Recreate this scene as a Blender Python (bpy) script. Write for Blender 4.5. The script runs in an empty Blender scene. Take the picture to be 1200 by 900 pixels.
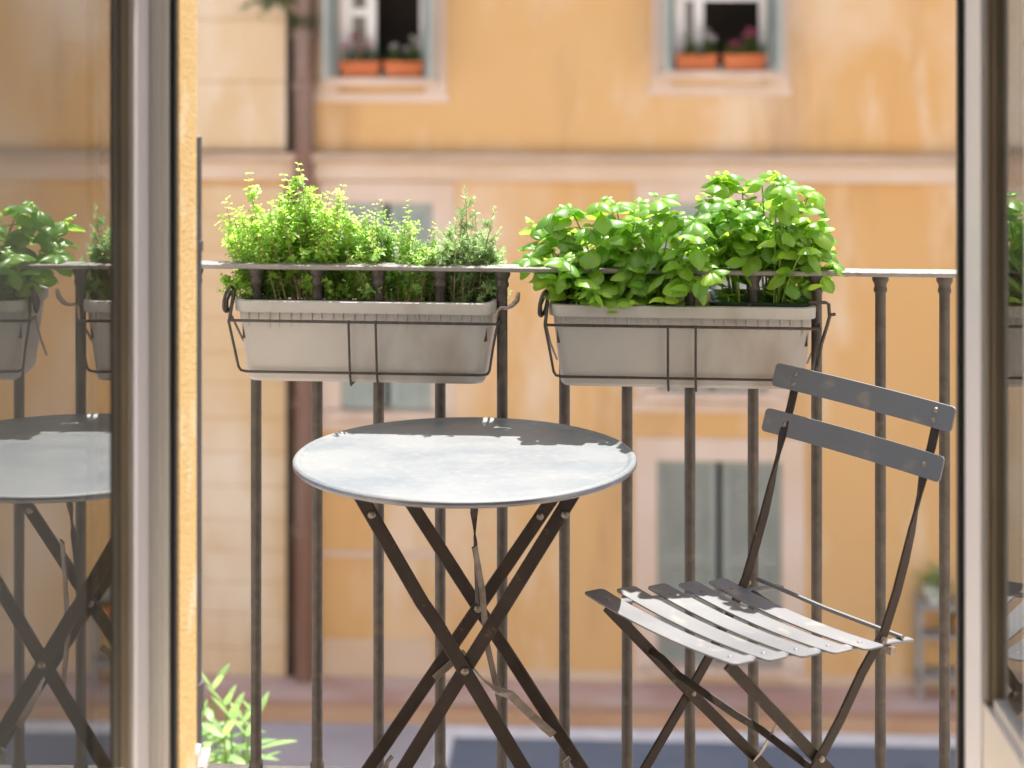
import bpy, bmesh, math, random
from mathutils import Vector, Matrix

R = math.radians
V = Vector
scene = bpy.context.scene
COL = scene.collection
EYE = 1.6                      # camera height above the balcony floor (metres)
F = 2400.0                     # focal length in photo pixels

# ------------------------------------------------------------------ helpers
def tag(o, label=None, cat=None, group=None, kind=None):
    if label: o['label'] = label
    if cat: o['category'] = cat
    if group: o['group'] = group
    if kind: o['kind'] = kind
    return o

def thing(name, label, cat, loc=(0, 0, 0), rz=0.0, group=None):
    o = bpy.data.objects.new(name, None)
    o.empty_display_size = 0.1
    COL.objects.link(o)
    o.location = loc
    o.rotation_euler = (0, 0, rz)
    return tag(o, label, cat, group)

class MB:
    """collects shapes, then links them as ONE mesh object"""
    def __init__(s):
        s.v = []; s.f = []
    def add(s, vs, fs):
        n = len(s.v)
        s.v.extend([tuple(p) for p in vs])
        s.f.extend([tuple(i + n for i in f) for f in fs])
    def box(s, x0, x1, y0, y1, z0, z1, M=None):
        p = [V((x, y, z)) for z in (z0, z1) for y in (y0, y1) for x in (x0, x1)]
        if M: p = [M @ q for q in p]
        s.add(p, [(0, 2, 3, 1), (4, 5, 7, 6), (0, 1, 5, 4), (2, 6, 7, 3), (0, 4, 6, 2), (1, 3, 7, 5)])
        return s
    def quad(s, a, b, c, d):
        s.add([a, b, c, d], [(0, 1, 2, 3)]); return s
    def tube(s, pts, r, n=10, cap=True, closed=False):
        pts = [V(p) for p in pts]
        rs = r if isinstance(r, (list, tuple)) else [r] * len(pts)
        m = len(pts); vs = []; up = None
        for i, p in enumerate(pts):
            if closed: t = pts[(i + 1) % m] - pts[i - 1]
            else: t = pts[min(i + 1, m - 1)] - pts[max(i - 1, 0)]
            t = t.normalized()
            if up is None:
                a = V((0, 0, 1)) if abs(t.z) < .9 else V((1, 0, 0))
                up = t.cross(a).normalized()
            up = (up - t * up.dot(t)).normalized()
            w = t.cross(up)
            for k in range(n):
                an = 2 * math.pi * k / n
                vs.append(p + (up * math.cos(an) + w * math.sin(an)) * rs[i])
        fs = []
        for i in range(m if closed else m - 1):
            j = (i + 1) % m
            for k in range(n):
                fs.append((i * n + k, i * n + (k + 1) % n, j * n + (k + 1) % n, j * n + k))
        if cap and not closed:
            fs.append(tuple(range(n))[::-1]); fs.append(tuple((m - 1) * n + k for k in range(n)))
        s.add(vs, fs); return s
    def bar(s, pts, w, t, normals):
        """flat bar along a polyline; normals = thin direction (one or one per point); edges slightly chamfered"""
        pts = [V(p) for p in pts]; m = len(pts)
        ns = normals if isinstance(normals, list) else [normals] * m
        vs = []; c = min(t * .3, w * .2)
        for i, p in enumerate(pts):
            d = (pts[min(i + 1, m - 1)] - pts[max(i - 1, 0)]).normalized()
            n = V(ns[i]); n = (n - d * n.dot(d)).normalized(); q = d.cross(n).normalized()
            a, b = w / 2, t / 2
            for (u, v) in ((a, b - c), (a - c, b), (-a + c, b), (-a, b - c), (-a, -b + c), (-a + c, -b), (a - c, -b), (a, -b + c)):
                vs.append(p + q * u + n * v)
        fs = []
        for i in range(m - 1):
            for k in range(8):
                fs.append((i * 8 + k, i * 8 + (k + 1) % 8, (i + 1) * 8 + (k + 1) % 8, (i + 1) * 8 + k))
        fs.append(tuple(range(8))[::-1]); fs.append(tuple((m - 1) * 8 + k for k in range(8)))
        s.add(vs, fs); return s
    def lathe(s, prof, c, n=48, axis=None, cap=(True, True)):
        c = V(c); vs = []; m = len(prof)
        Mx = axis or Matrix.Identity(3)
        for (r, z) in prof:
            for k in range(n):
                a = 2 * math.pi * k / n
                vs.append(c + Mx @ V((r * math.cos(a), r * math.sin(a), z)))
        fs = []
        for i in range(m - 1):
            for k in range(n):
                fs.append((i * n + k, i * n + (k + 1) % n, (i + 1) * n + (k + 1) % n, (i + 1) * n + k))
        if cap[0]: fs.append(tuple(range(n))[::-1])
        if cap[1]: fs.append(tuple((m - 1) * n + k for k in range(n)))
        s.add(vs, fs); return s
    def rivet(s, p, n, r=.005, h=.003):
        n = V(n).normalized()
        q = V((0, 0, 1)).rotation_difference(n).to_matrix()
        s.lathe([(r, 0), (r * .9, h * .5), (r * .55, h * .9), (r * .1, h)], p, 12, q); return s
    def build(s, name, m, parent=None, smooth=False, recalc=True, angle=40):
        me = bpy.data.meshes.new(name)
        me.from_pydata(s.v, [], s.f)
        if recalc:
            bm = bmesh.new(); bm.from_mesh(me)
            bmesh.ops.recalc_face_normals(bm, faces=bm.faces)
            bm.to_mesh(me); bm.free()
        me.materials.append(m)
        o = bpy.data.objects.new(name, me)
        COL.objects.link(o)
        if parent: o.parent = parent
        if smooth:
            for p in me.polygons: p.use_smooth = True
            if angle: me.set_sharp_from_angle(angle=R(angle))
        return o

def mat(name, c1, c2=None, scale=5.0, rough=.6, metal=0.0, bump=0.0, bscale=None, stretch=(1, 1, 1),
        spec=.5, detail=6, lo=.35, hi=.65, rvar=0.0, c3=None, scale3=30.0, lo3=.55, hi3=.75):
    m = bpy.data.materials.new(name); m.use_nodes = True
    nt = m.node_tree; N = nt.nodes; L = nt.links
    b = N['Principled BSDF']
    b.inputs['Roughness'].default_value = rough
    b.inputs['Metallic'].default_value = metal
    b.inputs['Specular IOR Level'].default_value = spec
    tc = N.new('ShaderNodeTexCoord'); mp = N.new('ShaderNodeMapping')
    mp.inputs['Scale'].default_value = stretch
    L.new(tc.outputs['Object'], mp.inputs['Vector'])
    def noise(sc, d=detail):
        n = N.new('ShaderNodeTexNoise'); n.inputs['Scale'].default_value = sc
        n.inputs['Detail'].default_value = d
        L.new(mp.outputs['Vector'], n.inputs['Vector']); return n
    def rng(src, a, z):
        r = N.new('ShaderNodeMapRange'); r.inputs['From Min'].default_value = a; r.inputs['From Max'].default_value = z
        L.new(src, r.inputs['Value']); return r
    col = None
    if c2 is None: b.inputs['Base Color'].default_value = (*c1, 1)
    else:
        n = noise(scale); r = rng(n.outputs['Fac'], lo, hi)
        mx = N.new('ShaderNodeMix'); mx.data_type = 'RGBA'
        mx.inputs['A'].default_value = (*c1, 1); mx.inputs['B'].default_value = (*c2, 1)
        L.new(r.outputs['Result'], mx.inputs['Factor']); col = mx.outputs['Result']
        if c3:
            n3 = noise(scale3); r3 = rng(n3.outputs['Fac'], lo3, hi3)
            m3 = N.new('ShaderNodeMix'); m3.data_type = 'RGBA'
            L.new(col, m3.inputs['A']); m3.inputs['B'].default_value = (*c3, 1)
            L.new(r3.outputs['Result'], m3.inputs['Factor']); col = m3.outputs['Result']
        L.new(col, b.inputs['Base Color'])
        if rvar:
            rr = N.new('ShaderNodeMapRange')
            rr.inputs['To Min'].default_value = max(.02, rough - rvar); rr.inputs['To Max'].default_value = rough + rvar
            L.new(r.outputs['Result'], rr.inputs['Value']); L.new(rr.outputs['Result'], b.inputs['Roughness'])
    if bump:
        n2 = noise(bscale or scale * 4, 4)
        bp = N.new('ShaderNodeBump'); bp.inputs['Strength'].default_value = bump; bp.inputs['Distance'].default_value = .004
        L.new(n2.outputs['Fac'], bp.inputs['Height']); L.new(bp.outputs['Normal'], b.inputs['Normal'])
    return m

def stucco(name, base, deep, pale, dark, rough=.92):
    """old limewash: two ochre tones, pale worn patches, vertical rain streaks and fine grain"""
    m = mat(name, base, deep, scale=.42, rough=rough, spec=.15, detail=9, lo=.38, hi=.62, stretch=(1, 1, .6), c3=pale, scale3=.75, lo3=.50, hi3=.70, bump=.25, bscale=14)
    nt = m.node_tree; N = nt.nodes; L = nt.links; b = N['Principled BSDF']
    src = b.inputs['Base Color'].links[0].from_socket
    tc = next(n for n in N if n.type == 'TEX_COORD')
    def layer(src, col, sc, st, lo, hi, amt):
        mp = N.new('ShaderNodeMapping'); mp.inputs['Scale'].default_value = st; mp.inputs['Location'].default_value = (sc * 3.1, 0, sc)
        L.new(tc.outputs['Object'], mp.inputs['Vector'])
        n = N.new('ShaderNodeTexNoise'); n.inputs['Scale'].default_value = sc; n.inputs['Detail'].default_value = 7; n.inputs['Roughness'].default_value = .62
        L.new(mp.outputs['Vector'], n.inputs['Vector'])
        r = N.new('ShaderNodeMapRange'); r.inputs['From Min'].default_value = lo; r.inputs['From Max'].default_value = hi; r.inputs['To Max'].default_value = amt
        L.new(n.outputs['Fac'], r.inputs['Value'])
        x = N.new('ShaderNodeMix'); x.data_type = 'RGBA'; L.new(src, x.inputs['A']); x.inputs['B'].default_value = (*col, 1)
        L.new(r.outputs['Result'], x.inputs['Factor']); return x.outputs['Result']
    src = layer(src, dark, 1.3, (1, 1, .16), .54, .72, .75)      # rain streaks
    src = layer(src, deep, 2.2, (1, 1, .8), .55, .68, .6)        # blotches
    src = layer(src, pale, 1.6, (1, 1, .25), .56, .68, .8)       # washed runs
    L.new(src, b.inputs['Base Color']); return m

def leaf_mat(name, c_a, c_b, trans, rough=.4, fac=.45, spec=.5):
    m = bpy.data.materials.new(name); m.use_nodes = True
    nt = m.node_tree; N = nt.nodes; L = nt.links
    b = N['Principled BSDF']; out = N['Material Output']
    g = N.new('ShaderNodeNewGeometry')
    mx = N.new('ShaderNodeMix'); mx.data_type = 'RGBA'
    mx.inputs['A'].default_value = (*c_a, 1); mx.inputs['B'].default_value = (*c_b, 1)
    L.new(g.outputs['Random Per Island'], mx.inputs['Factor'])
    L.new(mx.outputs['Result'], b.inputs['Base Color'])
    b.inputs['Roughness'].default_value = rough; b.inputs['Specular IOR Level'].default_value = spec
    t = N.new('ShaderNodeBsdfTranslucent')
    mt = N.new('ShaderNodeMix'); mt.data_type = 'RGBA'
    mt.inputs['A'].default_value = (*trans, 1); mt.inputs['B'].default_value = (trans[0] * .6, trans[1] * .85, trans[2] * .7, 1)
    L.new(g.outputs['Random Per Island'], mt.inputs['Factor']); L.new(mt.outputs['Result'], t.inputs['Color'])
    ms = N.new('ShaderNodeMixShader'); ms.inputs['Fac'].default_value = fac
    L.new(b.outputs['BSDF'], ms.inputs[1]); L.new(t.outputs['BSDF'], ms.inputs[2])
    L.new(ms.outputs['Shader'], out.inputs['Surface'])
    return m

def glass_mat():
    m = bpy.data.materials.new('glass'); m.use_nodes = True
    b = m.node_tree.nodes['Principled BSDF']
    b.inputs['Transmission Weight'].default_value = 1.0
    b.inputs['Roughness'].default_value = 0.0
    b.inputs['IOR'].default_value = 1.52
    b.inputs['Base Color'].default_value = (.97, .99, .98, 1)
    return m

# ------------------------------------------------------------------ materials
M = {}
M['stucco_orange'] = stucco('stucco_orange', (.58, .365, .168), (.56, .325, .128), (.64, .49, .34), (.36, .22, .11))
M['stone_pale'] = stucco('stone_pale', (.60, .45, .29), (.56, .39, .21), (.66, .55, .42), (.36, .245, .14))
M['surround'] = mat('surround_plaster', (.60, .48, .39), (.56, .42, .31), scale=1.5, rough=.9, spec=.2, detail=7)
M['cornice_brown'] = mat('cornice_brown', (.40, .29, .20), (.48, .35, .25), scale=2, rough=.9, spec=.2)  # brown tone of the thin upper cornice slab and the roof
M['cornice_pale'] = mat('cornice_pale', (.60, .48, .38), (.54, .40, .28), scale=1.2, rough=.9, spec=.2)
M['plinth'] = mat('plinth_paint', (.58, .45, .33), (.54, .39, .26), scale=1.2, rough=.9, spec=.2)
M['pipe_rust'] = mat('pipe_brown', (.155, .060, .028), (.20, .135, .105), scale=1.5, rough=.6, stretch=(1, 1, .35), c3=(.34, .13, .04), scale3=1.6, lo3=.60, hi3=.72)
M['shutter_teal'] = mat('shutter_teal', (.27, .305, .265), (.32, .35, .31), scale=4, rough=.65)
M['shutter_grey'] = mat('shutter_grey', (.225, .24, .205), (.26, .27, .235), scale=4, rough=.65)
M['white_wood'] = mat('white_wood', (.74, .72, .69), (.68, .66, .62), scale=4, rough=.5)
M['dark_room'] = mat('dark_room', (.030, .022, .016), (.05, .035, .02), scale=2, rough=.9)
M['terracotta'] = mat('terracotta', (.52, .15, .05), (.46, .12, .035), scale=6, rough=.75)
M['sill_stone'] = mat('sill_stone', (.58, .44, .34), (.48, .35, .26), scale=3, rough=.85)
M['road'] = mat('road_asphalt', (.42, .385, .38), (.33, .30, .30), scale=1.1, rough=.85, bump=.2, bscale=60, c3=(.26, .235, .23), scale3=2.4, lo3=.55, hi3=.7)
M['bay'] = mat('bay_asphalt', (.115, .145, .185), (.15, .175, .21), scale=1.0, rough=.8, bump=.2, bscale=60, c3=(.10, .12, .15), scale3=3)
M['road_paint'] = mat('road_paint', (.75, .74, .72), (.62, .60, .58), scale=6, rough=.7)
M['paving'] = mat('pavement_brick', (.46, .265, .20), (.54, .40, .33), scale=1.4, rough=.85, c3=(.52, .30, .17), scale3=5)
M['kerb'] = mat('kerb_stone', (.40, .22, .12), (.45, .28, .17), scale=2, rough=.85)
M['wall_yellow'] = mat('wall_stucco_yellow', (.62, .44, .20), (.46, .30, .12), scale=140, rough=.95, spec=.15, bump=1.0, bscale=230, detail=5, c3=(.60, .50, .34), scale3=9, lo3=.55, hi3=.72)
M['wall_pale'] = mat('wall_stucco_pale', (.70, .66, .58), (.64, .58, .49), scale=1.5, rough=.95, spec=.15, bump=.6, bscale=200)
M['room_wall'] = mat('room_wall', (.70, .66, .60), (.66, .62, .56), scale=2, rough=.9)
M['room_floor'] = mat('room_floor', (.68, .62, .54), (.60, .53, .45), scale=3, rough=.5, stretch=(1, 6, 1))
M['tile'] = mat('balcony_tile', (.52, .43, .36), (.45, .36, .29), scale=5, rough=.7, bump=.2, bscale=50)
M['iron'] = mat('railing_iron', (.030, .025, .020), (.052, .044, .036), scale=45, rough=.52, metal=.2, bump=.3, bscale=190, c3=(.085, .060, .042), scale3=30, lo3=.6, hi3=.75)
M['rail_top'] = mat('rail_top_paint', (.105, .095, .088), (.16, .15, .14), scale=14, rough=.5, spec=.9, bump=.3, bscale=120, c3=(.085, .06, .045), scale3=40, lo3=.58, hi3=.7)
M['wire'] = mat('black_wire', (.018, .015, .013), (.035, .028, .022), scale=90, rough=.45, metal=.2)
M['plastic'] = mat('planter_plastic', (.292, .284, .272), (.268, .258, .246), scale=9, rough=.5, spec=.4, detail=8, c3=(.20, .172, .145), scale3=9, lo3=.54, hi3=.78, stretch=(1, 1, .5))
M['pot_green'] = mat('nursery_pot', (.008, .020, .015), (.012, .027, .019), scale=30, rough=.35)
M['soil'] = mat('soil', (.035, .022, .014), (.075, .05, .03), scale=90, rough=.95, bump=1.0, bscale=260)
M['table_top'] = mat('table_steel_paint', (.100, .113, .125), (.122, .130, .134), scale=6, rough=.5, spec=.28, detail=10, rvar=.05, c3=(.150, .147, .138), scale3=70, lo3=.52, hi3=.72, stretch=(.9, 1.5, 1), lo=.38, hi=.62)
M['table_rim'] = mat('table_rim_steel', (.10, .105, .125), (.14, .145, .16), scale=20, rough=.3, metal=.4)
M['leg_brown'] = mat('leg_steel', (.016, .0115, .009), (.027, .020, .0155), scale=22, rough=.5, metal=.0, spec=.16, rvar=.08, c3=(.06, .042, .03), scale3=55, lo3=.64, hi3=.74)
M['leg_worn'] = mat('leg_steel_worn', (.12, .10, .082), (.065, .052, .042), scale=40, rough=.4, metal=.5)
M['slat'] = mat('slat_steel', (.038, .041, .048), (.054, .056, .062), scale=9, rough=.55, spec=.95, rvar=.05, stretch=(.6, 1, 1), detail=8, c3=(.11, .092, .075), scale3=30, lo3=.58, hi3=.72)
M['bolt'] = mat('bolt_steel', (.20, .17, .145), (.12, .10, .085), scale=200, rough=.35, metal=.7)
M['alu'] = mat('door_aluminium', (.60, .58, .58), (.58, .56, .555), scale=3, rough=.38, metal=.25, stretch=(1, 1, .1))
M['alu_lit'] = mat('door_aluminium_lit', (.80, .785, .775), (.77, .755, .745), scale=3, rough=.38, metal=.1, stretch=(1, 1, .1))  # paler copy of the aluminium; reflected light on the right stiles put into its colour
M['alu_beige'] = mat('door_frame_beige', (.74, .69, .61), (.70, .65, .57), scale=3, rough=.45, metal=.15)
M['bead'] = mat('door_bead_brown', (.26, .205, .13), (.21, .16, .10), scale=8, rough=.45)
M['rubber'] = mat('black_rubber', (.008, .008, .008), (.012, .012, .012), scale=50, rough=.7)
M['glass'] = glass_mat()
M['gpipe'] = mat('drainpipe_grey', (.055, .052, .052), (.075, .07, .07), scale=30, rough=.5)
M['wpipe'] = mat('drainpipe_white', (.62, .58, .53), (.45, .40, .35), scale=25, rough=.6)
M['basil'] = leaf_mat('basil_leaf', (.135, .25, .022), (.062, .155, .016), (.56, .80, .09), rough=.40, fac=.48, spec=.65)
M['oregano'] = leaf_mat('oregano_leaf', (.22, .36, .06), (.13, .27, .035), (.68, .90, .16), rough=.5, fac=.52)
M['thyme'] = leaf_mat('marjoram_leaf', (.21, .35, .08), (.14, .28, .06), (.64, .88, .20), rough=.45, fac=.5)
M['rosemary'] = leaf_mat('rosemary_needle', (.17, .27, .10), (.25, .33, .17), (.52, .70, .26), rough=.45, fac=.42)
M['stem_green'] = leaf_mat('green_stem', (.20, .30, .05), (.15, .25, .04), (.45, .6, .1), fac=.3)
M['stem_wood'] = mat('woody_stem', (.30, .20, .12), (.22, .15, .09), scale=60, rough=.8)
M['oleander'] = leaf_mat('oleander_leaf', (.19, .29, .11), (.09, .17, .055), (.46, .62, .18), rough=.45, fac=.4)
M['grey_leaf'] = leaf_mat('grey_leaf', (.20, .24, .16), (.10, .17, .05), (.25, .33, .12), rough=.6, fac=.3)
M['geranium'] = leaf_mat('geranium_leaf', (.06, .12, .03), (.04, .09, .025), (.2, .32, .06), rough=.6, fac=.3)
M['petal_pink'] = leaf_mat('pink_petal', (.55, .04, .16), (.65, .22, .30), (.5, .1, .2), rough=.6, fac=.3)
M['petal_white'] = leaf_mat('white_petal', (.70, .62, .50), (.62, .55, .62), (.5, .5, .45), rough=.6, fac=.3)
M['stand'] = mat('stand_metal', (.26, .25, .23), (.34, .32, .29), scale=8, rough=.5, metal=.3)

# ------------------------------------------------------------------ setting: facade across the street
FROT = R(-3.1); FY = 18.0
def fx(px):                                # photo column -> metres along the far facade
    P = (px - 600) / F
    return P * FY / (math.cos(FROT) - P * math.sin(FROT))
def fz(py, px=600):
    return EYE - (py + 55) / F * (FY + fx(px) * math.sin(FROT))

GZ = -4.78                                  # pavement top; the road is a kerb lower
RZ = -4.90
bld = thing('apartment_building', 'ochre stuccoed apartment house across the street with shuttered windows', 'building', (0, FY, 0), FROT)

def wall_holes(mb, x0, x1, z0, z1, holes, rev):
    xs = sorted(set([x0, x1] + [h[0] for h in holes] + [h[1] for h in holes]))
    zs = sorted(set([z0, z1] + [h[2] for h in holes] + [h[3] for h in holes]))
    for i in range(len(xs) - 1):
        for j in range(len(zs) - 1):
            cx, cz = (xs[i] + xs[i + 1]) / 2, (zs[j] + zs[j + 1]) / 2
            if any(h[0] < cx < h[1] and h[2] < cz < h[3] for h in holes): continue
            mb.quad((xs[i], 0, zs[j]), (xs[i + 1], 0, zs[j]), (xs[i + 1], 0, zs[j + 1]), (xs[i], 0, zs[j + 1]))
    for (a, b, c, d) in holes:
        mb.quad((a, 0, c), (a, rev, c), (a, rev, d), (a, 0, d)); mb.quad((b, 0, c), (b, 0, d), (b, rev, d), (b, rev, c))
        mb.quad((a, 0, c), (b, 0, c), (b, rev, c), (a, rev, c)); mb.quad((a, 0, d), (a, rev, d), (b, rev, d), (b, 0, d))

# windows: (x0, x1, z0, z1, style)
UW = fz(88, 446)
wins = [
    (fx(396), fx(498), fz(90, 446), fz(90, 446) + 1.62, 'open_a'),
    (fx(789), fx(899), fz(82, 845), fz(82, 845) + 1.62, 'open_b'),
    (fx(400), fx(507), fz(480, 450), fz(238, 450), 'closed_grey'),
    (fx(770), fx(899), fz(458, 840), fz(238, 840), 'closed_grey'),
    (fx(770), fx(916), fz(778, 840), fz(540, 840), 'closed_green'),
    (-4.72, -3.66, fz(90, 446), fz(90, 446) + 1.62, 'closed_teal'),
    (7.3, 8.35, fz(85, 845), fz(85, 845) + 1.62, 'closed_teal'),
    (-4.72, -3.66, fz(480, 450), fz(238, 450), 'closed_teal'),
    (7.3, 8.35, fz(470, 840), fz(238, 840), 'closed_teal'),
]
mb = MB()
wall_holes(mb, -16, 17, RZ - .1, 9.0, [w[:4] for w in wins], .22)
wall = mb.build('wall', M['stucco_orange'], bld, recalc=False)
mb = MB(); mb.box(-16, 17, .9, 9, RZ - .1, 9.0)
mb.box(-16, -15.8, .002, .9, RZ - .1, 9.0); mb.box(16.8, 17, .002, .9, RZ - .1, 9.0); mb.box(-16, 17, .002, .9, 8.8, 9.0)
mb.build('rear_wall', M['stucco_orange'], bld)
mb = MB(); mb.box(-16.3, 17.3, -.55, 9.2, 9.002, 9.25); mb.build('roof', M['cornice_brown'], bld)

# quoins
mb = MB()
js = [-620, -520, -430, -340, -250, -160, -70, 22, 95, 176]
jl = [217, 253, 291, 330, 372, 412, 448, 489, 529, 568, 608, 643, 680, 717, 757, 797]
xq0, xq1 = fx(110), fx(343)
for seq in (js, jl):
    for a, b in zip(seq[:-1], seq[1:]):
        mb.box(xq0, xq1, -.035 if seq is js else -.03, .01, fz(b, 290) + .011, fz(a, 290) - .011)
mb.box(xq0 + .004, xq1 - .004, -.018, .009, fz(797, 290) + .02, fz(217, 290)); mb.box(xq0 + .004, xq1 - .004, -.018, .009, fz(176, 290), fz(-620, 290))
mb.build('quoin', M['stone_pale'], bld)
# cornice
mb = MB(); mb.box(-15.9, 16.9, -.17, .01, fz(187), fz(179)); mb.box(-15.9, 16.9, -.12, .01, fz(190), fz(187) - .003)
mb.build('cornice', M['cornice_brown'], bld)
mb = MB(); mb.box(-15.9, 16.9, -.075, .01, fz(211), fz(190) - .003); mb.build('cornice_band', M['cornice_pale'], bld)
# thin string course and painted plinth patch at left
mb = MB(); mb.box(fx(376), fx(520), -.03, .01, fz(652, 450), fz(646, 450)); mb.build('string_course', M['sill_stone'], bld)
mb = MB(); mb.box(fx(376), fx(507), -.012, .01, fz(797, 450), fz(749, 450)); mb.build('plinth', M['plinth'], bld)
mb = MB(); mb.box(fx(507), 16.8, -.02, .01, GZ - .1, fz(788, 800)); mb.box(fx(376), fx(507) - .004, -.03, .01, GZ - .1, fz(799, 450)); mb.build('base_course', M['plinth'], bld)
# downpipe with collars
pipe_x = fx(359)
mb = MB(); mb.tube([(pipe_x, -.13, GZ + .01), (pipe_x, -.13, 8.9)], .085, 16)
for z in (fz(620), fz(470), fz(100), fz(40), 3.5): mb.tube([(pipe_x, -.13, z - .05), (pipe_x, -.13, z + .05)], .1, 16)
mb.build('downpipe', M['pipe_rust'], bld, smooth=True)
mb = MB(); mb.tube([(pipe_x - .14, -.03, GZ + .01), (pipe_x - .14, -.03, 8.9)], .035, 10); mb.build('pipe_shadow_line', M['dark_room'], bld, smooth=True)  # dark tube standing in for the shadow line left of the downpipe

def louvre_panel(mb, w, h, t=.04):
    fr = .07
    mb.box(0, fr, -t / 2, t / 2, 0, h); mb.box(w - fr, w, -t / 2, t / 2, 0, h)
    for a in (0, h / 2 - fr / 2, h - fr): mb.box(fr + .001, w - fr - .001, -t / 2 + .002, t / 2 - .002, a, a + fr)
    mb.box(fr + .003, w - fr - .003, -.004, .006, fr, h - fr)
    n = int((h - .2) / .045)
    for k in range(n):
        z = fr + .02 + k * (h - 2 * fr - .04) / n
        if abs(z - h / 2) < fr * .8: continue
        Mx = Matrix.Translation((0, 0, z + .018)) @ Matrix.Rotation(R(-38), 4, 'X')
        mb.box(fr + .002, w - fr - .002, -.020, .020, -.004, .004, Mx)

def window(x0, x1, z0, z1, style):
    w, h = x1 - x0, z1 - z0
    # surround = the window part, its members are sub-parts
    s = MB(); f = .19 if style != 'closed_green' else .2
    zb = z0 - (.14 if style.startswith('open') else .10)
    if style == 'closed_green': zb = GZ + .004
    s.box(x0 - f, x0, -.025, .01, zb, z1 + f); s.box(x1, x1 + f, -.025, .01, zb, z1 + f); s.box(x0 + .001, x1 - .001, -.025, .01, z1, z1 + f)
    if style != 'closed_green' : s.box(x0 - f - .04, x1 + f + .02, -.025, .01, zb - .085, zb - .002)
    win = s.build('window', M['surround'], bld)
    si = MB(); si.box(x0 - .12, x1 + .12 , -.11, .0, z0 - .075, z0 - .002); si.build('sill', M['sill_stone'], win)
    cas = MB(); y0, y1 = .14, .2; fr = .06
    cas.box(x0, x0 + fr, y0, y1, z0, z1); cas.box(x1 - fr, x1, y0, y1, z0, z1); cas.box(x0 + fr, x1 - fr, y0, y1, z1 - fr, z1); cas.box(x0 + fr, x1 - fr, y0, y1, z0, z0 + .04)
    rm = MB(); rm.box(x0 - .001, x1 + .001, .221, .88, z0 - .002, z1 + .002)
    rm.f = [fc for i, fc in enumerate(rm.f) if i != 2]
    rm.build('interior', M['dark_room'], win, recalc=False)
    if style.startswith('open'):
        # left sash closed with a glazing bar, right one swung inward
        lw = w * .34 if style == 'open_a' else w * .26
        a, b = x0 + fr, x0 + fr + lw
        cas.box(a, a + .05, y0 + .003, y1 - .003, z0 + .04, z1 - fr); cas.box(b - .09, b, y0 + .003, y1 - .003, z0 + .04, z1 - fr)
        for zz in ((z0 + .53, ) if style == 'open_a' else (z0 + .60, )):
            cas.box(a + .05, b - .09, y0 + .004, y1 - .004, zz, zz + .07)
        if style == 'open_b': cas.box(b, x1 - fr, y0 + .004, y1 - .004, z0 + .60, z0 + .66)
        cas.build('casement', M['white_wood'], win)
        p = MB(); p.box(a + .05, b - .09, .168, .172, z0 + .04, z1 - fr); p.build('pane', M['glass'], win)
        for side in (0, 1):
            sh = MB(); louvre_panel(sh, w * .40, h)
            o = sh.build('shutter', M['shutter_teal'], win)
            if side == 0: o.location = (x0 - .01, -.03, z0); o.rotation_euler = (0, 0, R(180 + 80))
            else: o.location = (x1 + .01, -.03, z0); o.rotation_euler = (0, 0, R(-77))
    else:
        m = {'closed_grey': M['shutter_teal'], 'closed_teal': M['shutter_teal'], 'closed_green': M['shutter_grey']}[style]
        gap = .030
        for side in (0, 1):
            sh = MB(); louvre_panel(sh, w / 2 - gap, h - .01)
            o = sh.build('shutter', m, win); o.location = (x0 + .004 if side == 0 else x0 + w / 2 + gap - .004, .035, z0 + .004)
    return win
for w in wins: window(*w)

# ---- things attached to / standing at the far facade
def world_f(x, y, z):
    c, s = math.cos(FROT), math.sin(FROT)
    return V((x * c - y * s, FY + x * s + y * c, z))

class Leaves:
    def __init__(s): s.v = []; s.f = []
    def blade(s, p, d, n, L, W, cup=.25, droop=.3, nu=6, nv=4, tip=.8, wave=0.0):
        """one curved leaf: p base, d direction, n upper side"""
        d = V(d).normalized(); n = V(n); n = (n - d * n.dot(d)).normalized(); q = d.cross(n)
        o = len(s.v); ph = random.random() * 6
        for i in range(nu + 1):
            t = i / nu
            w = W * .5 * max(0.0, math.sin(math.pi * min(1, t) ** tip)) ** .8 if 0 < i < nu else W * .015
            c = p + d * (L * (t - droop * .25 * t * t)) - n * (droop * L * t * t)
            for j in range(nv + 1):
                u = -1 + 2 * j / nv
                z = -cup * w * (u * u) + cup * .25 * w * abs(u) + wave * w * math.sin(ph + 9 * t + 2.5 * u) * abs(u)
                s.v.append(tuple(c + q * (w * u) + n * z))
        for i in range(nu):
            for j in range(nv):
                a = o + i * (nv + 1) + j
                s.f.append((a, a + 1, a + nv + 2, a + nv + 1))
    def small(s, p, d, n, L, W, fold=.25):
        d = V(d).normalized(); n = V(n); n = (n - d * n.dot(d))
        if n.length < 1e-4: n = d.orthogonal()
        n.normalize(); q = d.cross(n); o = len(s.v)
        m = p + d * L * .5
        s.v += [tuple(p), tuple(m + q * W * .5 + n * fold * W), tuple(p + d * L - n * L * .12), tuple(m - q * W * .5 + n * fold * W), tuple(m)]
        s.f += [(o, o + 4, o + 1), (o + 4, o + 2, o + 1), (o, o + 3, o + 4), (o + 4, o + 3, o + 2)]
    def build(s, name, m, parent):
        me = bpy.data.meshes.new(name); me.from_pydata(s.v, [], s.f); me.materials.append(m)
        for p in me.polygons: p.use_smooth = True
        o = bpy.data.objects.new(name, me); COL.objects.link(o)
        if parent: o.parent = parent
        return o

def rdir(az, el):
    return V((math.cos(az) * math.cos(el), math.sin(az) * math.cos(el), math.sin(el)))

random.seed(4)
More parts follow.
